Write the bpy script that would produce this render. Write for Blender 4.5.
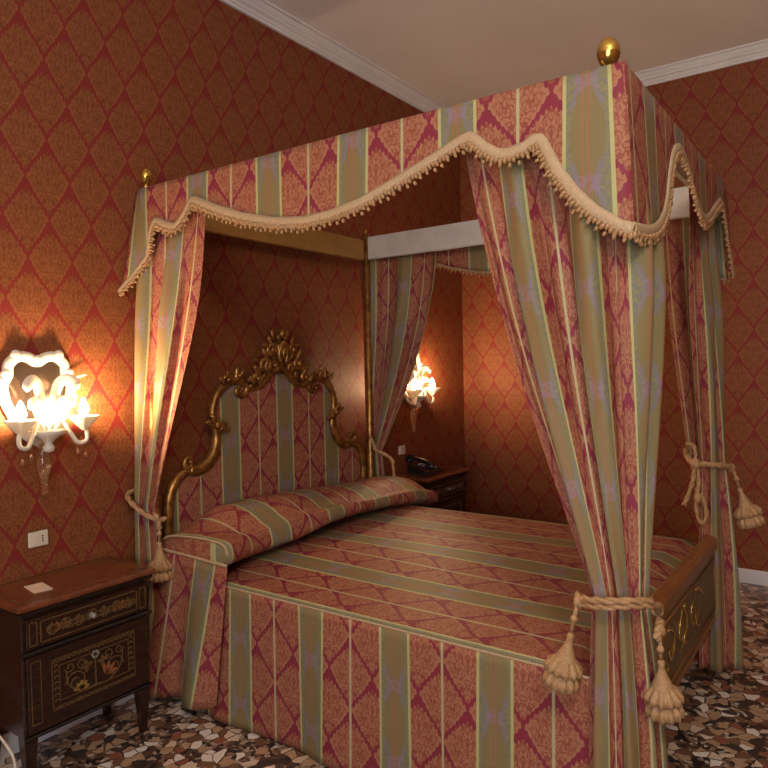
import bpy, math, random
from mathutils import Vector, Matrix
random.seed(7)
S = bpy.context.scene
for o in list(bpy.data.objects): bpy.data.objects.remove(o)
COL = S.collection
pi, sin, cos = math.pi, math.sin, math.cos

# ------------------------------------------------------------------ camera, light, exposure
CAMLOC = Vector((-1.8133, -2.5557, 1.4)); YAW, PITCH, ROLL = .6149, -.0301, -.0203
Fv = Vector((cos(YAW)*cos(PITCH), sin(YAW)*cos(PITCH), sin(PITCH)))
Rv = Vector((sin(YAW), -cos(YAW), 0)); Uv = Rv.cross(Fv)
R2 = Rv*cos(ROLL)+Uv*sin(ROLL); U2 = -Rv*sin(ROLL)+Uv*cos(ROLL)
cd = bpy.data.cameras.new('camera'); cam = bpy.data.objects.new('camera', cd); COL.objects.link(cam)
cd.sensor_width = 36; cd.lens = 681.682/768*36; cd.clip_start = .05
M = Matrix((R2, U2, -Fv)).transposed().to_4x4(); M.translation = CAMLOC; cam.matrix_world = M
S.camera = cam
S.view_settings.view_transform = 'Standard'; S.view_settings.look = 'None'
S.view_settings.gamma = 1; S.view_settings.use_curve_mapping = False
S.view_settings.exposure = 0.45
W = bpy.data.worlds.new('world'); S.world = W; W.use_nodes = True
W.node_tree.nodes['Background'].inputs[0].default_value = (.55, .68, .95, 1)
W.node_tree.nodes['Background'].inputs[1].default_value = 1.0
BULB = 660.0          # candle bulb radiance
def area(name, loc, size, size_y, energy, col, direction):
    l = bpy.data.lights.new(name, 'AREA'); l.shape = 'RECTANGLE'; l.size = size; l.size_y = size_y
    l.energy = energy; l.color = col
    o = bpy.data.objects.new(name, l); COL.objects.link(o); o.location = loc
    o.rotation_euler = Vector(direction).to_track_quat('-Z', 'Y').to_euler(); return o
area('window_daylight', (-3.9, -2.9, 1.7), 1.7, 1.7, 58, (.84, .90, 1.0), (1, .12, .42))
pl = bpy.data.lights.new('ceiling_lamp_light', 'POINT'); pl.energy = 62; pl.color = (1.0, .88, .74); pl.shadow_soft_size = .22
po = bpy.data.objects.new('ceiling_lamp_light', pl); COL.objects.link(po); po.location = (-1.9, -3.1, 2.72)

# ------------------------------------------------------------------ material helpers
class V:
    def __init__(s, t, k): s.t, s.k = t, k
    def _o(s, op, b=None, c=None):
        n = s.t.nodes.new('ShaderNodeMath'); n.operation = op
        for i, a in enumerate((s, b, c)):
            if a is None: continue
            if isinstance(a, V): s.t.links.new(a.k, n.inputs[i])
            else: n.inputs[i].default_value = a
        return V(s.t, n.outputs[0])
    def __add__(s, b): return s._o('ADD', b)
    __radd__ = __add__
    def __sub__(s, b): return s._o('SUBTRACT', b)
    def __rsub__(s, b): return (s*-1)+b
    def __mul__(s, b): return s._o('MULTIPLY', b)
    __rmul__ = __mul__
    def __truediv__(s, b): return s._o('DIVIDE', b)
    def lt(s, b): return s._o('LESS_THAN', b)
    def gt(s, b): return s._o('GREATER_THAN', b)
    def abs(s): return s._o('ABSOLUTE')
    def floor(s): return s._o('FLOOR')
    def frac(s): return s._o('FRACT')
    def sin(s): return s._o('SINE')
    def sqrt(s): return s._o('SQRT')
    def mx(s, b): return s._o('MAXIMUM', b)
    def mn(s, b): return s._o('MINIMUM', b)
    def step(s, a, b):
        n = s.t.nodes.new('ShaderNodeMapRange'); n.interpolation_type = 'SMOOTHSTEP'
        s.t.links.new(s.k, n.inputs[0]); n.inputs[1].default_value = a; n.inputs[2].default_value = b
        return V(s.t, n.outputs[0])
def mix(t, f, a, b):
    n = t.nodes.new('ShaderNodeMix'); n.data_type = 'RGBA'
    if isinstance(f, V): t.links.new(f.k, n.inputs[0])
    else: n.inputs[0].default_value = f
    for i, c in ((6, a), (7, b)):
        if isinstance(c, V): t.links.new(c.k, n.inputs[i])
        else: n.inputs[i].default_value = (*c, 1)
    return V(t, n.outputs[2])
def newmat(name, color=None, rough=.5, metal=0.0, spec=.5, sheen=0.0):
    m = bpy.data.materials.new(name); m.use_nodes = True; t = m.node_tree; b = t.nodes['Principled BSDF']
    b.inputs['Roughness'].default_value = rough; b.inputs['Metallic'].default_value = metal
    b.inputs['Specular IOR Level'].default_value = spec
    if sheen:
        b.inputs['Sheen Weight'].default_value = sheen; b.inputs['Sheen Roughness'].default_value = .4
    if color: b.inputs['Base Color'].default_value = (*color, 1); m.diffuse_color = (*color, 1)
    return m, t, b
def uv(t):
    n = t.nodes.new('ShaderNodeTexCoord'); s = t.nodes.new('ShaderNodeSeparateXYZ')
    t.links.new(n.outputs['UV'], s.inputs[0]); return n.outputs['UV'], V(t, s.outputs[0]), V(t, s.outputs[1])
def noise(t, vec, scale, detail=2.0, rough=.5):
    n = t.nodes.new('ShaderNodeTexNoise'); n.inputs['Scale'].default_value = scale
    n.inputs['Detail'].default_value = detail; n.inputs['Roughness'].default_value = rough
    if vec is not None: t.links.new(vec, n.inputs['Vector'])
    return V(t, n.outputs[0])
def bump(t, b, h, strength=.3, dist=.002):
    n = t.nodes.new('ShaderNodeBump'); n.inputs['Strength'].default_value = strength; n.inputs['Distance'].default_value = dist
    t.links.new(h.k, n.inputs['Height']); t.links.new(n.outputs[0], b.inputs['Normal'])
def setcol(t, b, c): t.links.new(c.k, b.inputs['Base Color'])

def medallion(t, vec, x, y, w, h, gapk=.30):
    """ogee lattice of palmette medallions: returns (mask, filigree) for metric coords x, y"""
    p, q = x/w, y/h
    a, c = (p+q)*.5, (p-q)*.5
    a = a-(a+.5).floor(); c = c-(c+.5).floor()
    lp, lq = (a+c).abs(), a-c
    one = 1-lp
    scal = (lp*21.0).sin().abs()*.085-.045
    up = (one*one*gapk*.45 + one*one*one*gapk*.55 + .05 + scal)
    upper = (1-up-lp-lq).step(-.012, .012)
    lower = (.962-lp+lq+(lp*22.0).sin().abs()*.06-.03-(lq*-1).step(.42, .72)*.085).step(-.012, .012)
    mask = upper*lower
    cb = t.nodes.new('ShaderNodeCombineXYZ'); t.links.new((lp*2.6).k, cb.inputs[0]); t.links.new((lq*2.6+7.3).k, cb.inputs[1])
    n1 = noise(t, cb.outputs[0], 1.7, 1.5)-.5
    n2 = noise(t, cb.outputs[0], 4.2, 1.0)-.5
    r = (lp*lp*1.4 + (lq+.1)*(lq+.1)).sqrt()
    scroll = 1-(.028-n1.abs()).step(-.012, .012)          # contour scrolls, mirrored left to right
    leafy = ((r*24.0+n1*30.0).sin()*.5+.5)*.6+(n2*3.2+.5)*.4
    rim = (1-lp-lq.abs()).step(.09, .15)
    return mask, (scroll*(leafy*.75+.25))*rim + (1-rim)*.80

def wallpaper():
    m, t, b = newmat('red_damask_wallpaper', rough=.62, spec=.25)
    vec, x, y = uv(t)
    mask, fil = medallion(t, vec, x+.047, y+.006, .0872, .1525, .30)
    gold = mix(t, fil.step(.2, .8), (.190, .050, .018), (.275, .098, .030))
    c = mix(t, mask, (.225, .024, .020), gold)
    c = mix(t, noise(t, vec, 140, 2)*.25, c, (.10, .03, .012))
    setcol(t, b, c); bump(t, b, mask*.6+fil*.3, .25, .0015)
    return m
def fabric(name='striped_damask', P=.376):
    m, t, b = newmat(name, rough=.58, spec=.22, sheen=0)
    vec, u, v = uv(t)
    xs = ((u/P+.5).frac()-.5)*P                      # 0 at the centre of the green stripe
    xr = ((u/P).frac()-.5)*P                         # 0 at the centre of the red band
    ax, ar = xs.abs(), xr.abs()
    mask, fil = medallion(t, vec, xr, v, .095, .132, .28)
    rg = mix(t, fil.step(.1, .8), (.27, .065, .042), (.40, .170, .088))
    red = mix(t, mask, (.235, .024, .046), rg)
    line = (.0045-ar).step(-.001, .001)
    red = mix(t, line, red, (.46, .42, .22))
    # green stripe
    vv = (v/.264).frac()-.5
    loz = .040-(vv.abs()*vv.abs())*.11+noise(t, vec, 60, 1)*.008       # half-width of the lozenge
    inside = (loz-ax).step(-.002, .002)
    weave = (u*900.0).sin()*.5+.5
    gr = mix(t, weave*.5, (.215, .172, .070), (.265, .212, .092))
    edge = mix(t, noise(t, vec, 90, 1).step(.40, .62), (.245, .22, .105), (.18, .185, .14))
    gr = mix(t, inside, edge, gr)
    ring = (.006-(ax-loz).abs()).step(-.002, .002)*(vv.abs()-.22).step(0, .08)
    gr = mix(t, ring*.55, gr, (.22, .19, .25))
    blot = (vv.abs()-.40).step(0, .03)*(.030-ax).step(-.004, .004)*noise(t, vec, 70, 1).step(.35, .55)
    gr = mix(t, blot*.5, gr, (.30, .20, .28))
    fine = ((xs*420.0).sin()).step(.55, .8)*(.016-ax).step(0, .002)
    gr = mix(t, fine*.7, gr, (.46, .11, .07))
    isg = (ax-.0605).step(.001, -.001) if False else (.0605-ax).step(-.0005, .0005)
    c = mix(t, isg, red, gr)
    pale = (.0048-(ax-.0575).abs()).step(-.0008, .0008)
    c = mix(t, pale, c, (.47, .45, .18))
    c = mix(t, noise(t, vec, 420, 1)*.22, c, (.16, .07, .04))
    setcol(t, b, c); bump(t, b, mask*.4+weave*.25+fil*.3, .22, .0012)
    return m
def plain(name, c1, c2, scale, rough=.5, metal=0.0, bmp=0.0, spec=.5, stretch=None, det=3.0, bd=.002):
    m, t, b = newmat(name, c1, rough, metal, spec)
    tc = t.nodes.new('ShaderNodeTexCoord'); vec = tc.outputs['Object']
    if stretch:
        mp = t.nodes.new('ShaderNodeMapping'); mp.inputs['Scale'].default_value = stretch
        t.links.new(vec, mp.inputs[0]); vec = mp.outputs[0]
    n = noise(t, vec, scale, det, .6)
    setcol(t, b, mix(t, n.step(.3, .7), c1, c2))
    if bmp: bump(t, b, n, bmp, bd)
    return m
def terrazzo():
    m, t, b = newmat('terrazzo_marble_chips', rough=.28, spec=.5)
    tc = t.nodes.new('ShaderNodeTexCoord'); vec = tc.outputs['Object']
    wn = t.nodes.new('ShaderNodeTexNoise'); wn.inputs['Scale'].default_value = 9; t.links.new(vec, wn.inputs['Vector'])
    va = t.nodes.new('ShaderNodeVectorMath'); va.operation = 'MULTIPLY_ADD'
    t.links.new(wn.outputs['Color'], va.inputs[0]); va.inputs[1].default_value = (.05, .05, 0); t.links.new(vec, va.inputs[2])
    def chips(scale, cols):
        a = t.nodes.new('ShaderNodeTexVoronoi'); a.voronoi_dimensions = '2D'; a.inputs['Scale'].default_value = scale
        e = t.nodes.new('ShaderNodeTexVoronoi'); e.voronoi_dimensions = '2D'; e.feature = 'DISTANCE_TO_EDGE'; e.inputs['Scale'].default_value = scale
        for n in (a, e): t.links.new(va.outputs[0], n.inputs['Vector'])
        sp = t.nodes.new('ShaderNodeSeparateXYZ'); t.links.new(a.outputs['Color'], sp.inputs[0])
        r = t.nodes.new('ShaderNodeValToRGB'); r.color_ramp.interpolation = 'CONSTANT'
        el = r.color_ramp.elements
        el[0].color = (*cols[0][1], 1); el[0].position = 0; el[1].position = cols[1][0]; el[1].color = (*cols[1][1], 1)
        for p, c in cols[2:]:
            k = el.new(p); k.color = (*c, 1)
        t.links.new(sp.outputs[0], r.inputs[0])
        return V(t, r.outputs[0]), V(t, e.outputs['Distance']), V(t, sp.outputs[1])
    c1, e1, s1 = chips(24, [(0, (.05, .035, .03)), (.10, (.20, .095, .05)), (.30, (.52, .32, .18)), (.48, (.74, .56, .40)), (.64, (.30, .10, .055)), (.74, (.86, .76, .64)), (.90, (.50, .30, .17))])
    c2, e2, s2 = chips(64, [(0, (.02, .018, .018)), (.28, (.12, .07, .045)), (.5, (.30, .17, .10)), (.68, (.48, .36, .25)), (.84, (.10, .05, .03)), (.93, (.62, .54, .44))])
    big = (s1.gt(.38))*((e1-.055).step(0, .012))
    c = mix(t, big, mix(t, (e2-.03).step(0, .02), (.03, .026, .024), c2), c1)
    n = noise(t, vec, 60, 3)
    c = mix(t, n*.18, c, (.12, .07, .05))
    setcol(t, b, c)
    return m
MAT = {}
MAT['wall'] = wallpaper(); MAT['fabric'] = fabric(); MAT['floor'] = terrazzo()
MAT['plaster'] = plain('ceiling_plaster', (.80, .77, .735), (.85, .82, .79), 1.4, .9, 0, .05, .2)
MAT['trim'] = plain('white_painted_moulding', (.70, .68, .66), (.76, .74, .72), 3, .55)
MAT['white_wood'] = plain('pale_painted_wood', (.62, .58, .53), (.70, .66, .60), 8, .5)
MAT['gilt'] = plain('antique_gilding', (.20, .085, .020), (.50, .255, .065), 26, .36, .75, .35, .6)
MAT['gold'] = plain('polished_gold_leaf', (.62, .36, .07), (.78, .48, .11), 14, .22, .9, .1, .6)
MAT['goldpaint'] = plain('gold_painted_wood', (.36, .185, .045), (.43, .23, .06), 9, .42, .25, .05)
MAT['olive'] = plain('olive_brown_painted_wood', (.11, .068, .022), (.16, .10, .034), 5, .4, .1, .08, stretch=(1, 1, 6))
MAT['rim'] = plain('reddish_brown_wood_rim', (.20, .075, .022), (.27, .105, .032), 12, .38, .05, .05, stretch=(1, 6, 6))
MAT['cord'] = plain('cream_silk_cord', (.34, .185, .075), (.48, .28, .125), 160, .6, 0, .6)
MAT['braid'] = plain('cream_woven_braid', (.42, .28, .15), (.54, .38, .215), 220, .65, 0, .6)
MAT['walnut'] = plain('dark_walnut_veneer', (.016, .006, .0035), (.036, .012, .006), 9, .26, 0, .04, stretch=(1, 1, 9))
MAT['top_veneer'] = plain('red_burr_veneer', (.12, .032, .012), (.20, .062, .022), 11, .16, 0, .02, .6, det=6)
MAT['ebony'] = plain('ebonised_moulding', (.010, .007, .006), (.022, .014, .010), 20, .25)
MAT['inlay'] = plain('honey_marquetry', (.10, .050, .017), (.155, .085, .03), 60, .3)
MAT['inlay_yellow'] = plain('yellow_marquetry', (.26, .16, .03), (.32, .20, .05), 60, .3)
MAT['inlay_orange'] = plain('orange_marquetry', (.26, .085, .03), (.31, .11, .04), 60, .3)
MAT['inlay_white'] = plain('bone_marquetry', (.24, .22, .185), (.30, .275, .23), 60, .3)
MAT['plate'] = plain('ivory_plastic', (.68, .60, .46), (.72, .64, .50), 5, .35)
MAT['paper'] = plain('cream_paper', (.70, .57, .40), (.76, .63, .45), 40, .8)
MAT['black'] = plain('black_plastic', (.008, .008, .010), (.014, .014, .016), 30, .22)
MAT['grey'] = plain('grey_plastic_keys', (.25, .25, .26), (.35, .35, .36), 40, .35)
MAT['mirror'] = newmat('dark_antique_mirror', (.10, .07, .055), .12, .8)[0]
def glassmat():
    m, t, b = newmat('milky_gold_flecked_glass', (.86, .80, .66), .10, 0, .7)
    b.inputs['Transmission Weight'].default_value = .25
    b.inputs['Subsurface Weight'].default_value = 0
    return m
MAT['glass'] = glassmat()
MAT['amber'] = newmat('clear_amber_glass', (.85, .62, .34), .06, 0, .6)[0]
MAT['amber'].node_tree.nodes['Principled BSDF'].inputs['Transmission Weight'].default_value = .92
def bulbmat():
    m = bpy.data.materials.new('lit_candle_bulb'); m.use_nodes = True; t = m.node_tree; t.nodes.clear()
    e = t.nodes.new('ShaderNodeEmission'); e.inputs[0].default_value = (1.0, .68, .38, 1); e.inputs[1].default_value = BULB
    o = t.nodes.new('ShaderNodeOutputMaterial'); t.links.new(e.outputs[0], o.inputs[0]); return m
MAT['bulb'] = bulbmat()
MAT['pane'] = newmat('window_glass', (.9, .93, .95), .05)[0]
MAT['pane'].node_tree.nodes['Principled BSDF'].inputs['Transmission Weight'].default_value = 1

# ------------------------------------------------------------------ geometry helpers
def cr(pts, n=8, closed=False):
    """Catmull-Rom through points (any dimension)"""
    P = [tuple(p) for p in pts]; out = []
    N = len(P)
    rng = range(N if closed else N-1)
    for i in rng:
        p0 = P[(i-1) % N] if (closed or i > 0) else P[0]; p1 = P[i]; p2 = P[(i+1) % N]
        p3 = P[(i+2) % N] if (closed or i+2 < N) else P[-1]
        for k in range(n):
            t = k/n
            out.append(tuple(.5*((2*b)+(-a+c)*t+(2*a-5*b+4*c-d)*t*t+(-a+3*b-3*c+d)*t**3) for a, b, c, d in zip(p0, p1, p2, p3)))
    if not closed: out.append(P[-1])
    return out
def lerp_table(tab, x):
    if x <= tab[0][0]: return tab[0][1]
    for (a, b), (c, d) in zip(tab, tab[1:]):
        if x <= c: return b+(d-b)*(x-a)/(c-a) if c > a else d
    return tab[-1][1]
def smooth(x): x = max(0, min(1, x)); return x*x*(3-2*x)
def polyat(path, s):
    """point at fraction s of a 2-D polyline"""
    L = [math.dist(a, b) for a, b in zip(path, path[1:])]; d = s*sum(L)
    for (a, b), l in zip(zip(path, path[1:]), L):
        if d <= l or b is path[-1]:
            k = d/l if l > 0 else 0
            return tuple(x+(y-x)*k for x, y in zip(a, b))
        d -= l
    return path[-1]
class MB:
    def __init__(s): s.v, s.f, s.u = [], [], []
    def add(s, verts, faces, uvs=None):
        o = len(s.v); s.v += [tuple(p) for p in verts]
        for f in faces:
            s.f.append([i+o for i in f])
            s.u += [uvs[i] if uvs else (0, 0) for i in f]
        return s
    def grid(s, rows, uvrows=None, closed=False):
        n = len(rows[0]); V_ = [p for r in rows for p in r]; U_ = [p for r in uvrows for p in r] if uvrows else None
        F = []
        for i in range(len(rows)-1):
            for j in range(n if closed else n-1):
                k = (j+1) % n
                F.append([i*n+j, i*n+k, (i+1)*n+k, (i+1)*n+j])
        return s.add(V_, F, U_)
    def box(s, lo, hi, uvmode=None):
        x0, y0, z0 = lo; x1, y1, z1 = hi
        v = [(x0,y0,z0),(x1,y0,z0),(x1,y1,z0),(x0,y1,z0),(x0,y0,z1),(x1,y0,z1),(x1,y1,z1),(x0,y1,z1)]
        f = [[0,3,2,1],[4,5,6,7],[0,1,5,4],[1,2,6,5],[2,3,7,6],[3,0,4,7]]
        u = None
        if uvmode == 'x': u = [(p[0], p[2]) for p in v]
        if uvmode == 'y': u = [(p[1], p[2]) for p in v]
        return s.add(v, f, u)
    def bbox(s, lo, hi, b=.006):
        """box with chamfered edges"""
        (x0, y0, z0), (x1, y1, z1) = lo, hi
        prof = [(z0, b), (z0+b, 0), (z1-b, 0), (z1, b)]
        rows = []
        for z, i in prof:
            xa, xb, ya, yb = x0+i, x1-i, y0+i, y1-i
            rows.append([(xa+b, ya, z), (xb-b, ya, z), (xb, ya+b, z), (xb, yb-b, z), (xb-b, yb, z), (xa+b, yb, z), (xa, yb-b, z), (xa, ya+b, z)])
        s.grid(rows, None, True); o = len(s.v)-32
        s.f.append([o+k for k in range(7, -1, -1)]); s.u += [(0, 0)]*8
        s.f.append([o+24+k for k in range(8)]); s.u += [(0, 0)]*8
        return s
    def tube(s, pts, rad, n=8, flat=1.0, up=None):
        pts = [Vector(p) for p in pts]; N = len(pts); rows = []
        ref = Vector(up) if up else None
        for i, p in enumerate(pts):
            d = (pts[min(i+1, N-1)]-pts[max(i-1, 0)])
            d = d.normalized() if d.length > 1e-9 else Vector((0, 0, 1))
            if ref is None:
                ref = Vector((0, 1, 0)) if abs(d.y) < .9 else Vector((1, 0, 0))
            a = (ref-d*ref.dot(d)); a = a.normalized() if a.length > 1e-6 else d.orthogonal().normalized()
            if not up: ref = a
            c = d.cross(a); r = rad(i/(N-1)) if callable(rad) else rad
            rows.append([p+(a*cos(2*pi*k/n)*flat+c*sin(2*pi*k/n))*r for k in range(n)])
        s.grid(rows, None, True); o = len(s.v)-N*n
        s.f.append([o+k for k in range(n-1, -1, -1)]); s.u += [(0, 0)]*n
        s.f.append([o+(N-1)*n+k for k in range(n)]); s.u += [(0, 0)]*n
        return s
    def lathe(s, prof, c, n=16, rib=0.0, nr=0, axis=None):
        """profile [(r, z)] about the vertical through c (or about axis)"""
        rows = []
        q = Vector((0, 0, 1)).rotation_difference(Vector(axis).normalized()) if axis else None
        for r, z in prof:
            row = []
            for k in range(n):
                a = 2*pi*k/n; rr = r*(1+rib*cos(nr*a))
                p = Vector((rr*cos(a), rr*sin(a), z))
                row.append(Vector(c)+(q @ p if q else p))
            rows.append(row)
        return s.grid(rows, None, True)
    def blob(s, c, r, rot=None, n=8, m=5):
        """ellipsoid with radii r"""
        rows = []
        for i in range(m+1):
            th = pi*(i/m); th = min(max(th, .02), pi-.02)
            row = []
            for k in range(n):
                p = Vector((r[0]*sin(th)*cos(2*pi*k/n), r[1]*sin(th)*sin(2*pi*k/n), r[2]*cos(th)))
                row.append(Vector(c)+(rot @ p if rot else p))
            rows.append(row)
        return s.grid(rows, None, True)
    def prism(s, poly, y0, y1, uvf=None):
        """polygon in x-z extruded along y"""
        n = len(poly)
        v = [(x, y0, z) for x, z in poly]+[(x, y1, z) for x, z in poly]
        f = [list(range(n)), list(range(2*n-1, n-1, -1))]+[[i, i+n, (i+1) % n+n, (i+1) % n] for i in range(n)]
        return s.add(v, f, [uvf(p) for p in v] if uvf else None)
    def build(s, name, mat, parent=None, flat=False, solid=0.0, base=None, kind=None, off=0.0):
        me = bpy.data.meshes.new(name)
        v = s.v
        me.from_pydata([tuple(p) for p in v], [], s.f); me.materials.append(MAT[mat] if isinstance(mat, str) else mat)
        L = me.uv_layers.new(name='UVMap')
        for i, q in enumerate(s.u): L.data[i].uv = q
        me.update(); me.validate()
        o = bpy.data.objects.new(name, me); COL.objects.link(o)
        if not flat:
            for p in me.polygons: p.use_smooth = True
        if solid:
            md = o.modifiers.new('thickness', 'SOLIDIFY'); md.thickness = solid; md.offset = off
        if parent is not None: attach(o, parent)
        if kind: o['kind'] = kind
        return o
WM = {}
def attach(o, parent):
    o.parent = parent
    if parent.type == 'EMPTY': o.matrix_parent_inverse = Matrix.Translation(-Vector(parent.location))
def thing(name, label, cat, loc, group=None):
    o = bpy.data.objects.new(name, None); COL.objects.link(o); o.empty_display_size = .05
    o.location = loc; tag(o, label, cat, group); return o
def tag(o, label, cat, group=None):
    o['label'] = label; o['category'] = cat
    if group: o['group'] = group
    return o
def struct(o): o['kind'] = 'structure'; return o

# ------------------------------------------------------------------ the room
XF, XN, YB, ZC = 2.881, -4.0, -5.0, 3.25
struct(MB().box((XN-.2, YB-.2, -.12), (XF+.2, .2, 0)).build('floor', 'floor', flat=True))
struct(MB().box((XN-.2, YB-.2, ZC), (XF+.2, .2, ZC+.12)).build('ceiling', 'plaster', flat=True))
struct(MB().box((XN-.2, 0, 0), (XF+.2, .15, ZC), 'x').build('wall_head', 'wall', flat=True))
w = MB(); w.box((XF, YB, 0), (XF+.15, 0, ZC), 'y')
for i, q in enumerate(w.u): w.u[i] = (w.u[i][0]-.0505, w.u[i][1]-.046)
struct(w.build('wall_far', 'wall', flat=True))
struct(MB().box((XN-.2, YB-.15, 0), (XF+.2, YB, ZC), 'x').build('wall_foot', 'wall', flat=True))
wn = MB()   # wall behind the camera with the window opening
wy0, wy1, wz0, wz1 = -3.8, -2.0, .75, 2.65
wn.box((XN-.15, YB, 0), (XN, wy0, ZC), 'y').box((XN-.15, wy1, 0), (XN, 0, ZC), 'y')
wn.box((XN-.15, wy0, 0), (XN, wy1, wz0), 'y').box((XN-.15, wy0, wz1), (XN, wy1, ZC), 'y')
struct(wn.build('wall_near', 'wall', flat=True))
wf = MB()
for a, b_ in (((wy0, wz0), (wy0+.06, wz1)), ((wy1-.06, wz0), (wy1, wz1)), ((wy0, wz0), (wy1, wz0+.06)), ((wy0, wz1-.06), (wy1, wz1)), ((-2.93, wz0), (-2.87, wz1))):
    wf.box((XN-.11, a[0], a[1]), (XN-.05, b_[0], b_[1]))
wo = struct(wf.build('window_1', 'white_wood', flat=True))
MB().box((XN-.085, wy0+.05, wz0+.05), (XN-.08, wy1-.05, wz1-.05)).build('pane', 'pane', wo, flat=True)
# crown moulding: profile (distance from wall, height)
CP = [(0, 3.172), (.014, 3.172), (.014, 3.186), (.022, 3.188), (.026, 3.198), (.036, 3.204), (.042, 3.206), (.042, 3.214), (.052, 3.222), (.060, 3.234), (.064, 3.240), (.078, 3.240), (.078, 3.25)]
def run(name, prof, side):
    m = MB(); rows = []
    for d, z in prof:
        if side == 'head': rows.append([(XN, -d, z), (XF-d, -d, z)])
        if side == 'far': rows.append([(XF-d, -d, z), (XF-d, YB, z)])
    m.grid(rows); return struct(m.build(name, 'trim', flat=True))
run('trim_1', CP, 'head'); run('trim_2', CP, 'far')
BP = [(0, .085), (.010, .085), (.014, .078), (.014, 0)]
run('baseboard_head', BP, 'head'); run('baseboard_far', BP, 'far')

# ------------------------------------------------------------------ canopy bed
ZT = 2.174
A, B, Cc, D = (-.030, -.100), (.035, -2.000), (1.440, -1.995), (1.476, -.122)
bed = thing('canopy_bed', 'carved gilt four-poster bed with striped upholstered headboard and painted footboard', 'bed', (.735, -1.05, 0))
for nm, (px, py) in zip('ABCD', (A, B, Cc, D)):
    m = MB(); h = .018
    m.tube([(px, py, 0), (px, py, .62), (px, py, .64), (px, py, .66), (px, py, ZT-.032 if nm != 'D' else ZT)], lambda t: .021, 12)
    post = m.build('post', 'gilt', bed)
    if nm == 'D':
        MB().lathe([(.0, ZT-.004), (.010, ZT), (.011, ZT+.012), (.006, ZT+.022), (0, ZT+.026)], (px, py, 0), 12).build('post_cap', 'gold', post)
        continue
    k = {'A': .80, 'B': .92, 'C': .80}[nm]
    pr = [(0, -.004), (.011, 0), (.011, .008), (.016, .012), (.011, .018), (.008, .026), (.012, .030), (.024, .040), (.030, .054), (.032, .064), (.033, .067), (.032, .070), (.033, .074), (.029, .090), (.020, .104), (.010, .112), (0, .114)]
    MB().lathe([(r*k, ZT-.028+z*k) for r, z in pr], (px, py, 0), 20).build('finial', 'gold', post)
MB().bbox((A[0]+.02, -.125, 2.012), (D[0]-.02, -.095, 2.135)).build('head_rail', 'goldpaint', bed, flat=True)
def rail(name, p, q, z0, z1, mat, th=.012):
    d = Vector((q[0]-p[0], q[1]-p[1], 0)); n = Vector((-d.y, d.x, 0)).normalized()*th; d2 = d.normalized()*.022
    a, b = Vector((*p, 0))+d2, Vector((*q, 0))-d2
    m = MB(); rows = []
    for z, k in ((z0, .7), (z0+.006, 1), (z1-.006, 1), (z1, .7)):
        rows.append([(*(a+n*k).xy, z), (*(b+n*k).xy, z), (*(b-n*k).xy, z), (*(a-n*k).xy, z)])
    m.grid(rows, None, True); o = len(m.v)-16
    m.f += [[o+3, o+2, o+1, o], [o+12, o+13, o+14, o+15]]; m.u += [(0, 0)]*8
    return m.build(name, mat, bed, flat=True)
rail('side_rail', D, Cc, 2.018, 2.152, 'white_wood'); rail('side_rail', A, B, 2.055, 2.125, 'white_wood'); rail('foot_rail', B, Cc, 2.065, 2.125, 'white_wood')
# bed box and footboard
MB().bbox((.03, -1.95, .16), (1.44, -.16, .44), .01).build('bed_box', 'olive', bed, flat=True)
fb = MB().bbox((.052, -2.030, .27), (1.420, -1.995, .575), .005).build('footboard', 'olive', bed, flat=True)
m = MB()
for lo, hi in (((.052, -2.040, .570), (1.420, -1.985, .632)), ((.052, -2.036, .27), (1.420, -1.99, .295))): m.bbox(lo, hi, .010)
m.build('footboard_rim', 'rim', fb, flat=True)
m = MB()
fr = [(.13, .325), (1.34, .325), (1.34, .545), (.13, .545)]
for a, b in zip(fr, fr[1:]+fr[:1]): m.tube([(a[0], -2.031, a[1]), (b[0], -2.031, b[1])], .0045, 6)
m.build('panel_moulding', 'rim', fb)
def stroke(mb, pts, r, y=-2.0315):
    P = cr([(x, y, z) for x, z in pts], 7); mb.tube(P, lambda t: r*(.35+.65*sin(pi*min(.97, max(.03, t)))), 6, .35, up=(0, 1, 0))
for sx in (1, -1):
    m = MB(); X = lambda x: .735+sx*x
    stroke(m, [(X(.38), .455), (X(.33), .480), (X(.255), .515), (X(.215), .520), (X(.22), .500)], .008)
    stroke(m, [(X(.05), .375), (X(.015), .385), (X(.02), .41), (X(.06), .43), (X(.05), .47), (X(.02), .51), (X(.035), .53)], .009)
    stroke(m, [(X(.20), .505), (X(.15), .48), (X(.14), .43), (X(.18), .40), (X(.21), .425), (X(.185), .445)], .008)
    stroke(m, [(X(.30), .44), (X(.26), .42), (X(.23), .385), (X(.27), .365), (X(.31), .385)], .006)
    m.build('painted_scroll', 'gold', fb)
# headboard
XC = .755
half = [(.060, .50), (.062, .80), (.075, .87), (.11, .915), (.16, .938), (.22, .945), (.272, .965), (.312, 1.01), (.332, 1.07), (.326, 1.13), (.330, 1.19), (.345, 1.24), (.385, 1.285), (.44, 1.312), (.50, 1.305), (.56, 1.292), (.61, 1.303), (.655, 1.325), (.70, 1.362), (.73, 1.385), (XC, 1.392)]
hp = cr(half, 4); outline = hp+[(2*XC-x, z) for x, z in reversed(hp[:-1])]
m = MB(); m.prism(outline, -.070, -.040, lambda p: (p[0]-.80, p[2]+.02))
panel = m.build('headboard_panel', 'fabric', bed, flat=True)
fm = MB()
def sc(pts, r0, r1, y=-.075, mid=None):
    P = cr([(x, y, z) for x, z in pts], 7)
    fm.tube(P, lambda t: (r0+(r1-r0)*t)*(1+.25*sin(pi*t)), 10)
def knot(x, z, r, y=-.085):
    fm.blob((x, y, z), (r, r*.8, r))
random.seed(3)
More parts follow.
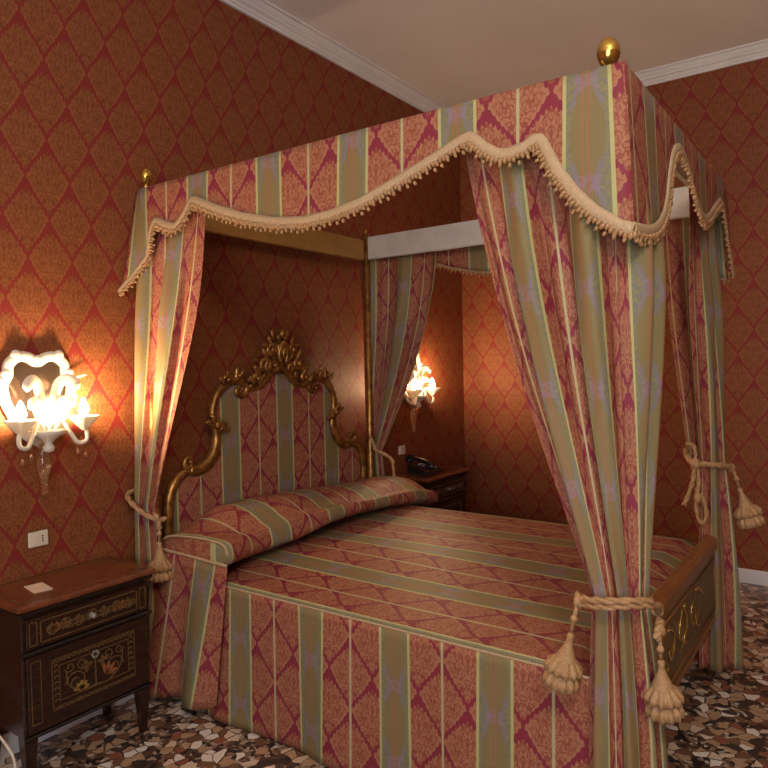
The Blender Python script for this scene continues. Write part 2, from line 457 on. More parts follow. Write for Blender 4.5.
for s in (1, -1):
    T = lambda L: [(XC+s*(x-XC), z) for x, z in L]
    sc(T([(.050, .50), (.048, .70), (.055, .82), (.080, .885), (.125, .925), (.18, .940)]), .020, .017)
    sc(T([(.175, .955), (.150, .950), (.135, .972), (.150, .995), (.172, .988), (.168, .970)]), .014, .008, -.085)
    sc(T([(.165, .940), (.22, .935), (.272, .958), (.312, 1.005), (.332, 1.07), (.318, 1.135)]), .026, .018)
    sc(T([(.318, 1.12), (.312, 1.19), (.328, 1.25), (.370, 1.300), (.435, 1.330), (.495, 1.325), (.528, 1.296), (.512, 1.264), (.476, 1.262), (.460, 1.284), (.480, 1.296)]), .020, .011)
    sc(T([(.50, 1.322), (.55, 1.296), (.605, 1.300), (.655, 1.325), (.700, 1.366), (XC, 1.398)]), .014, .017)
    # leaves at the waist knot
    for dx, dz, a in ((-.035, .012, 2.5), (-.02, .03, 2.0), (.04, -.02, -.3), (.03, .0, .5), (0, .02, 1.6)):
        x, z = .318+dx*.4, 1.125+dz*.4
        q = T([(x, z), (x+dx*.9, z+dz*.9+.006), (x+dx*1.5, z+dz*1.1)])
        sc(q, .016, .006, -.095)
    knot(*T([(.318, 1.13)])[0], .022, -.10)
    def volute(x, z, R_, sx, a0, turns, r0, y):
        P = []
        for k in range(20):
            t = k/19; a = a0+t*2*pi*turns; rr = R_*(1-.8*t)
            P.append((XC+s*(x+sx*rr*cos(a)-XC), y-.012*t, z+rr*sin(a)))
        fm.tube(P, lambda t: r0*(.55+.6*sin(pi*min(1, .15+.75*t))), 8)
        e = P[-1]; fm.blob((e[0], e[1]-.004, e[2]), (r0*1.05, r0*.9, r0*1.05))
    def leaf(x, z, a, ln, w, y):
        q = Matrix.Rotation(-(a if s > 0 else pi-a), 3, 'Y')
        fm.blob((XC+s*(x+cos(a)*ln*.5-XC), y, z+sin(a)*ln*.5), (ln*.55, w*.8, w), q, 8, 6)
    # rocaille over the upper C scroll
    volute(.395, 1.338, .024, -1, -.6, 1.1, .010, -.088); volute(.455, 1.352, .020, 1, .2, 1.1, .010, -.092)
    for x, z, a, ln, w in ((.372, 1.318, 2.3, .048, .010), (.410, 1.335, 1.9, .052, .011), (.445, 1.345, 1.5, .055, .011), (.480, 1.345, 1.2, .045, .010), (.515, 1.325, .8, .045, .012), (.535, 1.30, .3, .035, .011)):
        leaf(x, z, a, ln, w, -.095-.006*math.sin(x*90))
    # ascending acanthus and volutes of the crest
    volute(.585, 1.335, .034, -1, -1.2, 1.2, .014, -.092); volute(.640, 1.405, .038, -1, -1.0, 1.25, .015, -.097)
    volute(.685, 1.478, .034, -1, -1.0, 1.2, .013, -.099); volute(.700, 1.395, .030, 1, .6, 1.2, .013, -.094)
    for x, z, a, ln, w in ((.560, 1.315, 2.5, .060, .015), (.600, 1.350, 2.3, .075, .017), (.615, 1.375, 2.9, .055, .014), (.650, 1.43, 2.2, .070, .016), (.625, 1.42, 2.9, .06, .014),
                           (.690, 1.50, 2.1, .060, .014), (.670, 1.49, 2.8, .055, .013), (.720, 1.52, 1.95, .070, .014), (.735, 1.44, 1.8, .075, .014), (.665, 1.36, 1.4, .07, .015), (.625, 1.325, 1.1, .05, .014),
                           (.70, 1.43, 2.4, .06, .013), (.72, 1.37, 1.9, .05, .013)):
        leaf(x, z, a, ln, w, -.100-.012*math.sin(x*130+z*70))
# central cartouche
sc([(XC-.02, 1.42), (XC-.028, 1.47), (XC, 1.515), (XC+.028, 1.47), (XC+.02, 1.42)], .013, .013, -.112)
fm.blob((XC, -.115, 1.465), (.016, .016, .032)); fm.blob((XC, -.108, 1.562), (.020, .018, .026)); fm.blob((XC-.026, -.105, 1.545), (.018, .016, .018)); fm.blob((XC+.026, -.105, 1.545), (.018, .016, .018))
fm.prism([(XC-.10, 1.36), (XC+.10, 1.36), (XC+.085, 1.45), (XC+.05, 1.52), (XC, 1.56), (XC-.05, 1.52), (XC-.085, 1.45)], -.088, -.05)
fm.build('carved_frame', 'gilt', bed)

# ------------------------------------------------------------------ valance with fringe
val = thing('canopy_valance', 'striped red and green damask valance with scalloped fringed edge hanging round the canopy', 'valance', (.735, -1.05, 2.0))
NEAR = [(0, 1.713), (-.03, 1.743), (-.06, 1.770), (-.085, 1.797), (-.104, 1.865), (-.114, 1.940), (-.135, 1.992), (-.150, 2.004), (-.180, 1.988), (-.216, 1.972), (-.266, 1.958), (-.304, 1.968), (-.349, 2.008), (-.378, 2.045), (-.392, 2.052), (-.43, 2.032), (-.531, 1.990), (-.661, 1.944), (-.82, 1.905), (-.968, 1.887), (-1.094, 1.890), (-1.225, 1.912), (-1.383, 1.966), (-1.507, 2.012), (-1.586, 2.041), (-1.612, 2.047), (-1.655, 2.003), (-1.696, 1.978), (-1.736, 1.970), (-1.790, 1.982), (-1.812, 1.997), (-1.823, 1.995), (-1.862, 1.914), (-1.914, 1.838), (-1.97, 1.774), (-2.02, 1.728), (-2.055, 1.715)]
FOOT = [(-.053, 1.714), (.0, 1.715), (.06, 1.722), (.13, 1.735), (.24, 1.770), (.33, 1.82), (.38, 1.88), (.41, 1.95), (.45, 2.01), (.49, 2.045), (.55, 2.06), (.61, 2.05), (.66, 2.015), (.72, 1.955), (.79, 1.912), (.87, 1.893), (.96, 1.899), (1.06, 1.928), (1.16, 1.975), (1.28, 2.025), (1.33, 2.020), (1.36, 1.96), (1.40, 1.86), (1.45, 1.78), (1.49, 1.755)]
FAR = [(-2.04, 1.755), (-1.98, 1.77), (-1.92, 1.83), (-1.87, 1.91), (-1.83, 1.99)]+[(y, z) for y, z in reversed(NEAR) if -1.812 <= y <= -.14]+[(-.11, 1.95), (-.09, 1.86)]
KN = .974      # the near valance hangs a little in front of the posts
FAR = [(y, z-.01) for y, z in FAR]
NEAR = [(y if y > -.09 else -2.5557+(y+2.5557)*KN, 1.4+(z-1.4)*KN if y < -.09 else z) for y, z in NEAR]
ZV = ZT-.032
def panel_valance(tab, fn, u0, sgn, nseg, name='valance_panel', sub=True):
    """fn(a, drop) -> world (x, y); a runs along the side"""
    a0, a1 = tab[0][0], tab[-1][0]
    if a0 > a1: tb = [(-a, z) for a, z in tab]; neg = True
    else: tb = tab; neg = False
    xs = set(a for a, _ in tb)
    b0, b1 = tb[0][0], tb[-1][0]
    for k in range(nseg+1): xs.add(b0+(b1-b0)*k/nseg)
    xs = sorted(xs); rows, uvs = [], []
    NR = 10
    for i in range(NR+1):
        r, q = [], []
        for a in xs:
            zb = lerp_table(tb, a); z = ZV+(zb-ZV)*i/NR
            aa = -a if neg else a
            x, y = fn(aa, ZV-z); r.append((x, y, z)); q.append((sgn*aa-u0, z))
        rows.append(r); uvs.append(q)
    o = MB().grid(rows, uvs).build(name, 'fabric', val, solid=.004)
    # braid and bobble fringe along the edge
    edge = [Vector(p) for p in rows[-1]]
    E2 = [edge[0]]
    for p in edge[1:]:
        d = p-E2[-1]
        while d.length > .0125:
            E2.append(E2[-1]+d.normalized()*.0125); d = p-E2[-1]
    prev = [Vector(p) for p in rows[-2]]
    cen = Vector((.735, -1.05, 0))
    def outward(p):
        if sub == 'x-': return Vector((-1, 0, 0))
        if sub == 'x+': return Vector((1, 0, 0))
        return Vector((0, -1, 0))
    bm, fmm = MB(), MB()
    # sm: smooth tangents
    N = len(E2); rows_b = [[], [], [], [], []]
    for i, p in enumerate(E2):
        t = (E2[min(i+2, N-1)]-E2[max(i-2, 0)]).normalized(); n = outward(p)
        up = n.cross(t); up = up if up.z > 0 else -up
        if up.z < .05 and abs(t.z) > .9: pass
        w_ = .017
        for k, (du, dn) in enumerate(((1.0, .003), (.5, .009), (0, .0105), (-.5, .009), (-1.0, .003))):
            rows_b[k].append(p+up*(du*w_+.010)+n*(dn*.8+.002))
        if True:
            j = .003*sin(i*2.3)
            c0 = p-up*(.008+j)+n*.008
            rot = Matrix((t, n, up)).transposed()
            fmm.blob(c0, (.0066, .009, .010), rot, 5, 4)
            fmm.blob(p-up*(.019-j)+n*(.006+j)+Vector((0, 0, -.003)), (.0055, .008, .008), rot, 5, 3) if i % 2 else None
    bm.grid(rows_b); bm.build('braid', 'braid', o, solid=.002)
    fmm.build('fringe', 'cord', o, kind='stuff')
    return o
def nearfn(y, d):
    k = smooth(1+y/.12)                        # the head end kicks out from the post
    fl = -.036-.02*smooth(-y/1.6)-.03*d-.12*d*k-.012*sin(y*9)*d*2
    yy = y-.05*max(0, 1+y/.12)+.075*d*k
    if y < -1.95: yy = y-.05*d*smooth((-1.95-y)/.1)
    return (-.030+.035*(y+.10)/-1.93+fl+.025*k, yy)
def footfn(x, d): return (x-.03*d*smooth((.10-x)/.15), -2.062-.035*d-.010*sin(x*9+1)*d*2)
def farfn(y, d): return (Cc[0]+(D[0]-Cc[0])*(y-Cc[1])/(D[1]-Cc[1])+.062+.03*d+(.08*d if y < -1.8 else 0)*1, y-.05*d*smooth((-1.9-y)/.1))
sub = 'x-'
def _p(tab, fn, u0, sgn, s):
    global panel_valance
    return panel_valance(tab, fn, u0, sgn, 60, 'valance_panel', s)
_p(NEAR, nearfn, .466, -1, 'x-'); _p(FOOT, footfn, .185, 1, 'y-'); _p(FAR, farfn, .466, -1, 'x+')

# ------------------------------------------------------------------ curtains
Pf = .376
def curtain(label, top, tie, zt, bottom, ztop=2.12, zbot=.015, nper=2.5, u0=0.0, amp=.036, nrm=None, e=1.1, tie_amp=.016, bot_amp=.02, sgn=1):
    NS, NZ = int(44*nper), 64
    zs = [ztop+(zt-ztop)*(i/40) for i in range(41)]+[zt+(zbot-zt)*(i/26) for i in range(1, 27)]
    rows, uvs = [], []
    for z in zs:
        r, q = [], []
        for j in range(NS+1):
            s = j/NS; u = u0+s*nper*Pf
            if z >= zt:
                t = (ztop-z)/(ztop-zt); k = t**e
                k = k*.75+smooth(t)*.25*t
                k = min(1, k) if t < 1 else 1
                a, b = polyat(top, s), polyat(tie, s); am = (amp+(tie_amp-amp)*t)*(.36+.64*smooth((ztop-z-.05)/.5))
            else:
                t = (zt-z)/(zt-zbot); k = (1-(1-t)**1.9)
                a, b = polyat(tie, s), polyat(bottom, s); am = tie_amp+(bot_amp-tie_amp)*min(1, t*1.8)
            x, y = a[0]+(b[0]-a[0])*k, a[1]+(b[1]-a[1])*k
            # local normal of the blended path
            s2 = min(1, s+.02); s1 = max(0, s-.02)
            def at(ss):
                aa, bb = (polyat(top, ss), polyat(tie, ss)) if z >= zt else (polyat(tie, ss), polyat(bottom, ss))
                return Vector((aa[0]+(bb[0]-aa[0])*k, aa[1]+(bb[1]-aa[1])*k))
            d = at(s2)-at(s1); d = d.normalized() if d.length > 1e-6 else Vector((1, 0))
            n = Vector((d.y, -d.x))*sgn
            ph = 2*pi*u/Pf
            w1 = cos(ph)+.38*cos(2*ph+1.1*sin(z*2.2))+.22*sin(3*ph+z*2.7+s*5)
            w2 = sin(2*ph)*.30
            x += n.x*am*w1+d.x*am*w2; y += n.y*am*w1+d.y*am*w2
            r.append((x, y, z)); q.append((u, z))
        rows.append(r); uvs.append(q)
    o = MB().grid(rows, uvs).build('bed_curtain', 'fabric', solid=.003)
    tag(o, label, 'curtain', 'striped bed curtains')
    return o
curtain('striped damask bed curtain gathered at the front post in the foreground, with two tassels',
        [(.014, -1.565), (-.012, -2.034), (.020, -2.040), (.40, -2.030)], [(-.035, -1.965), (-.060, -2.02), (-.030, -2.065), (.075, -2.07)], .775,
        [(-.040, -1.945), (-.075, -2.02), (-.05, -2.09), (.13, -2.11)], nper=4.2, u0=.10, sgn=1, zbot=.012, tie_amp=.014, e=1.2, amp=.048)
curtain('striped damask bed curtain beside the marquetry nightstand and lit wall light',
        [(-.02, -.455), (-.035, -.04)], [(-.075, -.150), (-.085, -.035)], .83, [(-.06, -.155), (-.095, -.03)], nper=2.0, u0=.12, amp=.042, sgn=-1, tie_amp=.012, bot_amp=.014, zbot=.012)
curtain('striped damask bed curtain at the foot post nearest the bare far wall',
        [(1.02, -2.015), (1.42, -2.018), (1.490, -1.99), (1.505, -1.79)], [(1.35, -1.985), (1.39, -2.035), (1.47, -2.04), (1.50, -1.91)], .95,
        [(1.35, -1.975), (1.40, -2.07), (1.51, -2.12), (1.54, -2.00)], ztop=2.05, nper=3.2, u0=.15, sgn=1, zbot=.045, amp=.030)
curtain('striped damask bed curtain behind the pillows beside the far wall light',
        [(1.508, -.60), (1.508, -.045)], [(1.495, -.20), (1.50, -.075)], .88, [(1.495, -.24), (1.50, -.10)], nper=2.2, u0=.05, amp=.030, sgn=-1, tie_amp=.012, zbot=.02, e=1.6, ztop=2.05)
# ------------------------------------------------------------------ tiebacks
def tassel(root, top, hang, k=1.0, tilt=(0, 0, -1)):
    """cord drop from top then tassel head and two-tier skirt"""
    t = Vector(top); ax = Vector(tilt).normalized()
    e = t+ax*hang
    m = MB(); m.tube([t, t+ax*hang*.5, e], .0065*k, 8); m.blob(t+ax*hang*.55, (.013*k, .013*k, .013*k))
    m.lathe([(0, 0), (.009*k, .002), (.012*k, .012*k), (.009*k, .022*k), (.012*k, .034*k), (.022*k, .060*k), (.032*k, .082*k), (.036*k, .092*k)], e, 14, axis=ax)
    o = m.build('tassel', 'cord', root)
    s = MB()
    for z0, r0, r1, ln in ((.084, .036, .055, .044), (.120, .036, .053, .055)):
        s.lathe([(r0*.85*k, z0*k), (r0*1.05*k, (z0+.006)*k), (r1*k, (z0+ln*.55)*k), (r1*1.02*k, (z0+ln)*k), (r1*.7*k, (z0+ln+.004)*k), (0.001, (z0+ln-.004)*k)], e, 60, .10, 12, axis=ax)
    s.build('tassel_skirt', 'cord', o)
    return o
def loop(center, rx, ry, z, slope=0.0, n=28, a0=0, a1=2*pi, dirn=(1, 0)):
    out = []
    for i in range(n+1):
        a = a0+(a1-a0)*i/n
        out.append((center[0]+rx*cos(a), center[1]+ry*sin(a), z+slope*cos(a)))
    return out
def twisted(m, pts, r=.008):
    P = cr(pts, 6) if len(pts) < 20 else pts
    for ph in (0, pi):
        Q = []
        for i, p in enumerate(P):
            d = Vector(P[min(i+1, len(P)-1)])-Vector(P[max(i-1, 0)]); d = d.normalized() if d.length else Vector((1, 0, 0))
            a = d.orthogonal().normalized(); a = Vector((0, 0, 1))-d*d.z if abs(d.z) < .95 else Vector((1, 0, 0))-d*d.x
            a.normalize(); b = d.cross(a); an = ph+i*.9
            Q.append(Vector(p)+(a*cos(an)+b*sin(an))*r*.6)
        m.tube(Q, r, 7)
t = thing('curtain_tieback', 'cream rope tieback with two tassels round the foreground front curtain', 'tieback', (.0, -2.04, .77), 'cream rope tiebacks')
m = MB()
twisted(m, [(-.035, -1.925, .755), (-.080, -1.955, .762), (-.112, -2.02, .775), (-.100, -2.075, .785), (-.04, -2.115, .775), (.05, -2.115, .745), (.085, -2.10, .71), (.09, -2.06, .72)], .0065)
twisted(m, [(-.035, -1.925, .769), (-.085, -1.955, .778), (-.115, -2.02, .792), (-.102, -2.08, .800), (-.04, -2.118, .788)], .0065)
m.blob((-.078, -1.942, .765), (.015, .015, .02)); m.blob((.0, -2.125, .700), (.018, .016, .018))
twisted(m, [(.03, -2.12, .715), (.0, -2.125, .71), (-.03, -2.125, .690)], .008)
m.build('cord', 'cord', t)
tassel(t, (-.082, -1.940, .765), .085, .84, (-.05, .20, -1)); tassel(t, (-.012, -2.128, .690), .062, .84, (.10, -.02, -1))
t = thing('curtain_tieback', 'cream rope tieback with one tassel hanging above the marquetry nightstand', 'tieback', (-.08, -.09, .82), 'cream rope tiebacks')
m = MB(); twisted(m, [(-.06, .0-.012, .885), (-.115, -.03, .872), (-.130, -.07, .848), (-.115, -.13, .805), (-.085, -.175, .778), (-.045, -.185, .775)], .0075)
twisted(m, [(-.085, -.165, .80), (-.08, -.178, .775), (-.075, -.18, .74)], .008)
m.blob((-.085, -.178, .785), (.014, .014, .018)); m.build('cord', 'cord', t)
tassel(t, (-.078, -.182, .760), .075, .88)
t = thing('curtain_tieback', 'cream rope tieback with loose loops and a tassel at the far foot post', 'tieback', (1.45, -2.05, .95), 'cream rope tiebacks')
m = MB(); twisted(m, [(1.46, -1.90, .985), (1.36, -1.925, .97), (1.322, -1.955, .945), (1.325, -2.00, .945), (1.36, -2.05, .938), (1.43, -2.078, .925), (1.47, -2.075, .92)], .009)
twisted(m, [(1.325, -1.96, .95), (1.318, -1.965, .99), (1.315, -1.955, 1.025), (1.31, -1.93, 1.03)], .006)
twisted(m, [(1.318, -1.96, .94), (1.314, -1.955, .88), (1.31, -1.94, .82), (1.30, -1.92, .765)], .007)
twisted(m, [(1.325, -1.97, .94), (1.322, -1.975, .86), (1.318, -1.965, .80), (1.32, -1.97, .72), (1.325, -1.99, .69), (1.325, -2.005, .74), (1.32, -1.985, .82)], .006)
m.blob((1.318, -1.966, .945), (.022, .020, .026)); m.blob((1.45, -2.082, .918), (.020, .018, .020)); m.blob((1.318, -1.972, .80), (.017, .017, .026))
m.build('cord', 'cord', t)
tassel(t, (1.452, -2.088, .915), .085, .95, (.05, -.30, -1))
t = thing('curtain_tieback', 'cream rope tieback round the curtain beside headboard and far wall light', 'tieback', (1.48, -.14, .87), 'cream rope tiebacks')
m = MB(); twisted(m, [(1.44, -.15, .97), (1.445, -.165, .93), (1.455, -.175, .89), (1.47, -.205, .872), (1.495, -.25, .84), (1.505, -.262, .82)], .007)
twisted(m, [(1.50, -.262, .83), (1.505, -.27, .76), (1.505, -.275, .70)], .006); m.blob((1.503, -.266, .815), (.012, .012, .016)); m.blob((1.455, -.172, .90), (.016, .014, .02))
m.build('cord', 'cord', t)
tassel(t, (1.505, -.275, .72), .035, .7)

# ------------------------------------------------------------------ bedspread
bs = thing('bedspread', 'striped red and green damask bedspread with a floor-length side drop', 'bedspread', (.735, -1.05, 0))
X0, X1, Y0, Y1 = -.018, 1.495, -.16, -1.972
def ztop(x, y):
    f = (x-X0)/(X1-X0)
    return .538+.045*sin(pi*min(1, f*1.0)*.62)/sin(pi*.62*.8)*1.0*min(1, 1)+.006*sin(x*7+y*3)*sin(pi*f)-.02*smooth((f-.93)/.07) + .02*smooth(1-f/.06)*0
rows, uvs = [], []
for i in range(41):
    y = Y0+(Y1-Y0)*i/40; r, q = [], []
    for j in range(49):
        x = X0+(X1-X0)*j/48; r.append((x, y, ztop(x, y)-.04*smooth((i-38)/2))); q.append((x-.315, y))
    rows.append(r); uvs.append(q)
sp = MB().grid(rows, uvs).build('bedspread_top', 'fabric', bs, solid=.012, off=-1)
sk = MB(); rows, uvs = [], []
for i in range(19):
    k = i/18; z0 = .536; r, q = [], []
    for j in range(121):
        y = -.40+(-1.975+.40)*j/120
        z = ztop(X0, y)+(.008-ztop(X0, y))*k
        r.append((X0-.004-.012*k-.010*k*sin(y*11+1)-.005*k*sin(y*23), y, z)); q.append(((-y-.595)*1.05, z*1.05-.11))
    rows.append(r); uvs.append(q)
sk.grid(rows, uvs).build('side_drop', 'fabric', bs, solid=.004)
sk = MB(); rows, uvs = [], []
for i in range(10):
    k = i/9; r, q = [], []
    for j in range(60):
        y = Y0+(-1.955-Y0)*j/59; z = ztop(X1, y)+(.02-ztop(X1, y))*k
        r.append((X1+.004+.02*k, y, z)); q.append((-y-.555, z))
    rows.append(r); uvs.append(q)
sk.grid(rows, uvs).build('side_drop', 'fabric', bs, solid=.004)
m = MB(); m.tube([(X0-.004, Y0-.3+(Y1-Y0+.3)*i/30, ztop(X0, Y0-.3+(Y1-Y0+.3)*i/30)+.003) for i in range(31)], .004, 8)
m.build('piping', 'braid', bs)

# ------------------------------------------------------------------ pillow cover across the head
pc = thing('pillow_cover', 'long damask pillow roll cover lying across the head of the bed', 'pillow cover', (.735, -.3, .58))
RID = [(-.03, .705), (.06, .752), (.22, .780), (.46, .788), (.75, .768), (.98, .746), (1.2, .742), (1.45, .734), (1.60, .705), (1.68, .64)]
FRN = [(-.03, .640), (.03, .634), (.23, .640), (.42, .645), (.67, .672), (.92, .675), (1.22, .658), (1.5, .62), (1.68, .58)]
rows, uvs = [], []
NX = 64
for i in range(NX+1):
    x = -.03+1.66*i/NX; rz, fz = lerp_table(RID, x), lerp_table(FRN, x)
    e = 1-.0*smooth((x-1.5)/.16)
    wob = .008*sin(x*9)
    prof = [(-.10, rz-.09), (-.13, rz-.045), (-.18, rz-.010), (-.24, rz), (-.31, rz-.003), (-.38, rz-.022), (-.44, rz-.055), (-.485, rz*.45+fz*.55+.0), (-.500, fz+.012), (-.490, fz-.012), (-.45, fz-.032), (-.40, fz-.045)]
    ends = [(-.10, .62), (-.13, .665), (-.18, .698), (-.24, .708), (-.31, .713), (-.38, .716), (-.44, .716), (-.505, .712), (-.535, .695), (-.540, .655), (-.52, .628), (-.46, .605)]
    k0 = smooth(1-(x+.03)/.26)
    prof = [(a+(c-a)*k0, b+(d-b)*k0) for (a, b), (c, d) in zip(prof, ends)]
    P = cr([(y+wob*.5, z+wob*.4*sin(y*20)) for y, z in prof], 3)
    r, q = [], []; L = 0
    for k, (y, z) in enumerate(P):
        if k: L += math.dist(P[k], P[k-1])
        r.append((x, y, z)); q.append((x-.31, -L))
    rows.append(r); uvs.append(q)
first = [Vector(p)+Vector((-.006, 0, 0)) for p in rows[0]][4:-7]
MB().grid(rows, uvs).build('cover_top', 'fabric', pc, solid=.006)
# closed ends
for rw, nm in ((rows[-1], 'end_gusset'), (rows[0], 'end_gusset')):
    n = len(rw); cx = sum(p[1] for p in rw)/n; cz = min(p[2] for p in rw)+.002; dx = .028 if rw is rows[-1] else -.006
    g = MB(); rr, uu = [], []
    for k in range(6):
        f = 1-k/5
        rr.append([(rw[0][0]+dx*math.sqrt(max(0, 1-f*f)), cx+(p[1]-cx)*f, cz+(p[2]-cz)*f) for p in rw]); uu.append([(.10+(cx+(p[1]-cx)*f+.32)*.3, cz+(p[2]-cz)*f) for p in rw])
    g.grid(rr, uu).build(nm, 'fabric', pc, solid=.004)
# side drop hanging from the near end, flaring at the hem
rows, uvs = [], []
for i in range(15):
    k = i/14; r, q = [], []
    for j in range(45):
        s = j/44; y = -.115+(-.545+.115)*s; zt_ = .640-.012*s
        zb = .040+.03*s
        z = zt_+(zb-zt_)*k
        y2 = y+(.03*(1-s)+.05*s)*k
        x = -.040-(.055+.025*sin(s*pi*3.2+.6))*k-.010*sin(s*9)*k*(1-s)
        r.append((x, y2, z)); q.append((-y*1.0-.42+.03*k, z))
    rows.append(r); uvs.append(q)
MB().grid(rows, uvs).build('side_drop', 'fabric', pc, solid=.004)
m = MB(); m.tube([(-.042, -.115+(-.545+.115)*s/12, .643-.012*s/12) for s in range(13)], .006, 8); m.build('piping', 'braid', pc)
MB().tube(first, .005, 8).build('piping', 'braid', pc)

# ------------------------------------------------------------------ nightstands
def nightstand(x0, x1, yf, zt, label):
    r = thing('nightstand', label, 'nightstand', ((x0+x1)/2, yf/2, 0), 'marquetry nightstands')
    yb = -.018; b0, b1 = x0+.022, x1-.022; yc = yf+.020; zl = .185
    body = MB().bbox((b0, yc, zl), (b1, yb, zt-.035), .004).build('case', 'walnut', r, flat=True)
    tp = MB().bbox((x0, yf-.010, zt-.022), (x1, yb+.004, zt), .006).build('top', 'top_veneer', r, flat=True)
    MB().bbox((x0+.008, yf, zt-.040), (x1-.008, yb, zt-.021), .006).build('top_moulding', 'ebony', tp, flat=True)
    bd = MB()
    for lo, hi in (((x0+.03, yf+.02), (x1-.03, yf+.028)), ((x0+.03, yb-.03), (x1-.03, yb-.022)), ((x0+.03, yf+.02), (x0+.038, yb-.022)), ((x1-.038, yf+.02), (x1-.03, yb-.022))):
        bd.box((*lo, zt-.001), (*hi, zt+.0006))
    bd.build('top_banding', 'inlay', tp, flat=True)
    for lx in (b0+.002, b1-.045):
        for ly in (yc+.002, yb-.045):
            m = MB(); rows = []
            for z, i in ((zl+.01, 0), (zl-.02, 0), (.0, .011)):
                rows.append([(lx+i, ly+i, z), (lx+.043-i, ly+i, z), (lx+.043-i, ly+.043-i, z), (lx+i, ly+.043-i, z)])
            m.grid(rows, None, True); o = len(m.v)-12; m.f.append([o+11, o+10, o+9, o+8]); m.u += [(0, 0)]*4
            m.build('leg', 'walnut', r, flat=True)
    # drawer
    d0, d1, dz0, dz1 = b0+.012, b1-.012, zt-.155, zt-.052
    dr = MB().bbox((d0, yc-.012, dz0), (d1, yc+.004, dz1), .003).build('drawer', 'walnut', r, flat=True)
    y = yc-.0125
    def frame(mb, xa, xb, za, zb, w):
        for lo, hi in (((xa, za), (xb, za+w)), ((xa, zb-w), (xb, zb)), ((xa, za), (xa+w, zb)), ((xb-w, za), (xb, zb))):
            mb.box((lo[0], y-.0012, lo[1]), (hi[0], y, hi[1]))
    m = MB(); frame(m, d0+.045, d1-.045, dz0+.014, dz1-.014, .004); frame(m, d0+.008, d0+.036, dz0+.012, dz1-.012, .003); frame(m, d1-.036, d1-.008, dz0+.012, dz1-.012, .003)
    def curl(mb, cx, cz, rad, s=1, t=1, turns=1.35):
        P = []
        for k in range(22):
            a = k/21*2*pi*turns; rr = rad*(1-.72*k/21); P.append((cx+s*rr*cos(a), y-.0008, cz+t*rr*sin(a)))
        mb.tube(P, .0024, 5, .5, up=(0, 1, 0))
    def petal(mb, cx, cz, a, ln, w):
        ca, sa = cos(a), sin(a); P = []
        for k in range(10):
            t_ = 2*pi*k/10; px, pz = ln*.5*(1+cos(t_)), w*sin(t_)
            P.append((cx+px*ca-pz*sa, cz+px*sa+pz*ca))
        mb.prism(P, y-.0016, y)
    xm = (d0+d1)/2; zm = (dz0+dz1)/2
    n = 7
    for k in range(n):
        cx = d0+.085+(d1-d0-.17)*k/(n-1)
        curl(m, cx, zm, .022, 1, 1 if k % 2 else -1); curl(m, cx+.022, zm-.003, .014, -1, -1 if k % 2 else 1)
        for a in range(5): petal(m, cx, zm, a*1.2566+.3, .020, .005)
    m.build('inlay', 'inlay', dr, flat=True)
    for cx in (xm-.13, xm+.12):
        m = MB()
        for a in range(5): petal(m, cx, zm, a*1.2566, .017, .006)
        m.build('inlay_flower', 'inlay_orange', dr, flat=True)
    m = MB().lathe([(.010, 0), (.011, .004), (.006, .010), (.011, .016), (.008, .022), (0, .024)], (xm, yc-.012, zm), 12, axis=(0, -1, 0)).build('knob', 'inlay_white', dr)
    # door
    e0, e1, ez0, ez1 = b0+.012, b1-.012, zl+.012, dz0-.022
    do = MB().bbox((e0, yc-.010, ez0), (e1, yc+.004, ez1), .003).build('door', 'walnut', r, flat=True)
    m = MB(); m.bbox((b0-.006, yc-.018, dz0-.018), (b1+.006, yc, dz0-.005), .004); m.build('case_moulding', 'ebony', body, flat=True)
    MB().bbox((b0-.004, yc-.012, zl-.004), (b1+.004, yc, zl+.008), .004).build('base_moulding', 'ebony', body, flat=True)
    y = yc-.0105
    m = MB(); p0, p1, q0, q1 = e0+.080, e1-.060, ez0+.050, ez1-.035
    frame(m, p0, p1, q0, q1, .003); frame(m, p0+.026, p1-.026, q0+.026, q1-.026, .003); frame(m, e0+.010, e0+.045, ez0+.03, ez1-.02, .0025)
    k = 0; xx = p0+.012
    while xx < p1-.006:
        curl(m, xx, q1-.014, .0095, 1, 1, .55); curl(m, xx, q0+.012, .0095, 1, -1, .55); xx += .0185
    zz = q0+.03
    while zz < q1-.02:
        curl(m, p0+.014, zz, .0085, 1, 1, .6); curl(m, p1-.014, zz, .0085, -1, 1, .6); zz += .020
    cx, cz = (p0+p1)/2, (q0+q1)/2
    for s in (1, -1):
        curl(m, cx+s*.072, cz-.018, .040, s, 1, 1.4); curl(m, cx+s*.050, cz+.038, .022, -s, -1, 1.3); curl(m, cx+s*.095, cz+.04, .018, s, -1, 1.2)
        P = cr([(cx, y-.0008, cz-.055), (cx+s*.05, y-.0008, cz-.060), (cx+s*.10, y-.0008, cz-.02), (cx+s*.108, y-.0008, cz+.03)], 6); m.tube(P, .0028, 5, .5, up=(0, 1, 0))
        for a in range(4): petal(m, cx+s*.03, cz+.02, a*1.3+.5, .022, .006)
    m.tube([(cx, y-.0008, cz-.06), (cx, y-.0008, cz+.05)], .003, 5, .5, up=(0, 1, 0))
    m.build('inlay', 'inlay', do, flat=True)
    m = MB()
    for a in range(5): petal(m, cx-.055, cz-.050, a*.7+.1, .030, .007)
    m.build('inlay_flower', 'inlay_yellow', do, flat=True)
    m = MB()
    for a in range(4): petal(m, cx+.040, cz-.035, a*.55+.15, .045, .007)
    m.build('inlay_flower', 'inlay_orange', do, flat=True)
    m = MB()
    for a in range(6): petal(m, cx, cz+.052, a*1.047, .016, .006)
    m.build('inlay_flower', 'inlay_white', do, flat=True)
    return r
nightstand(-.732, -.205, -.325, .635, 'dark marquetry nightstand with floral inlaid door, under the bright wall light')
nightstand(1.815, 2.375, -.305, .665, 'dark wooden nightstand carrying the black telephone, beyond the bed')
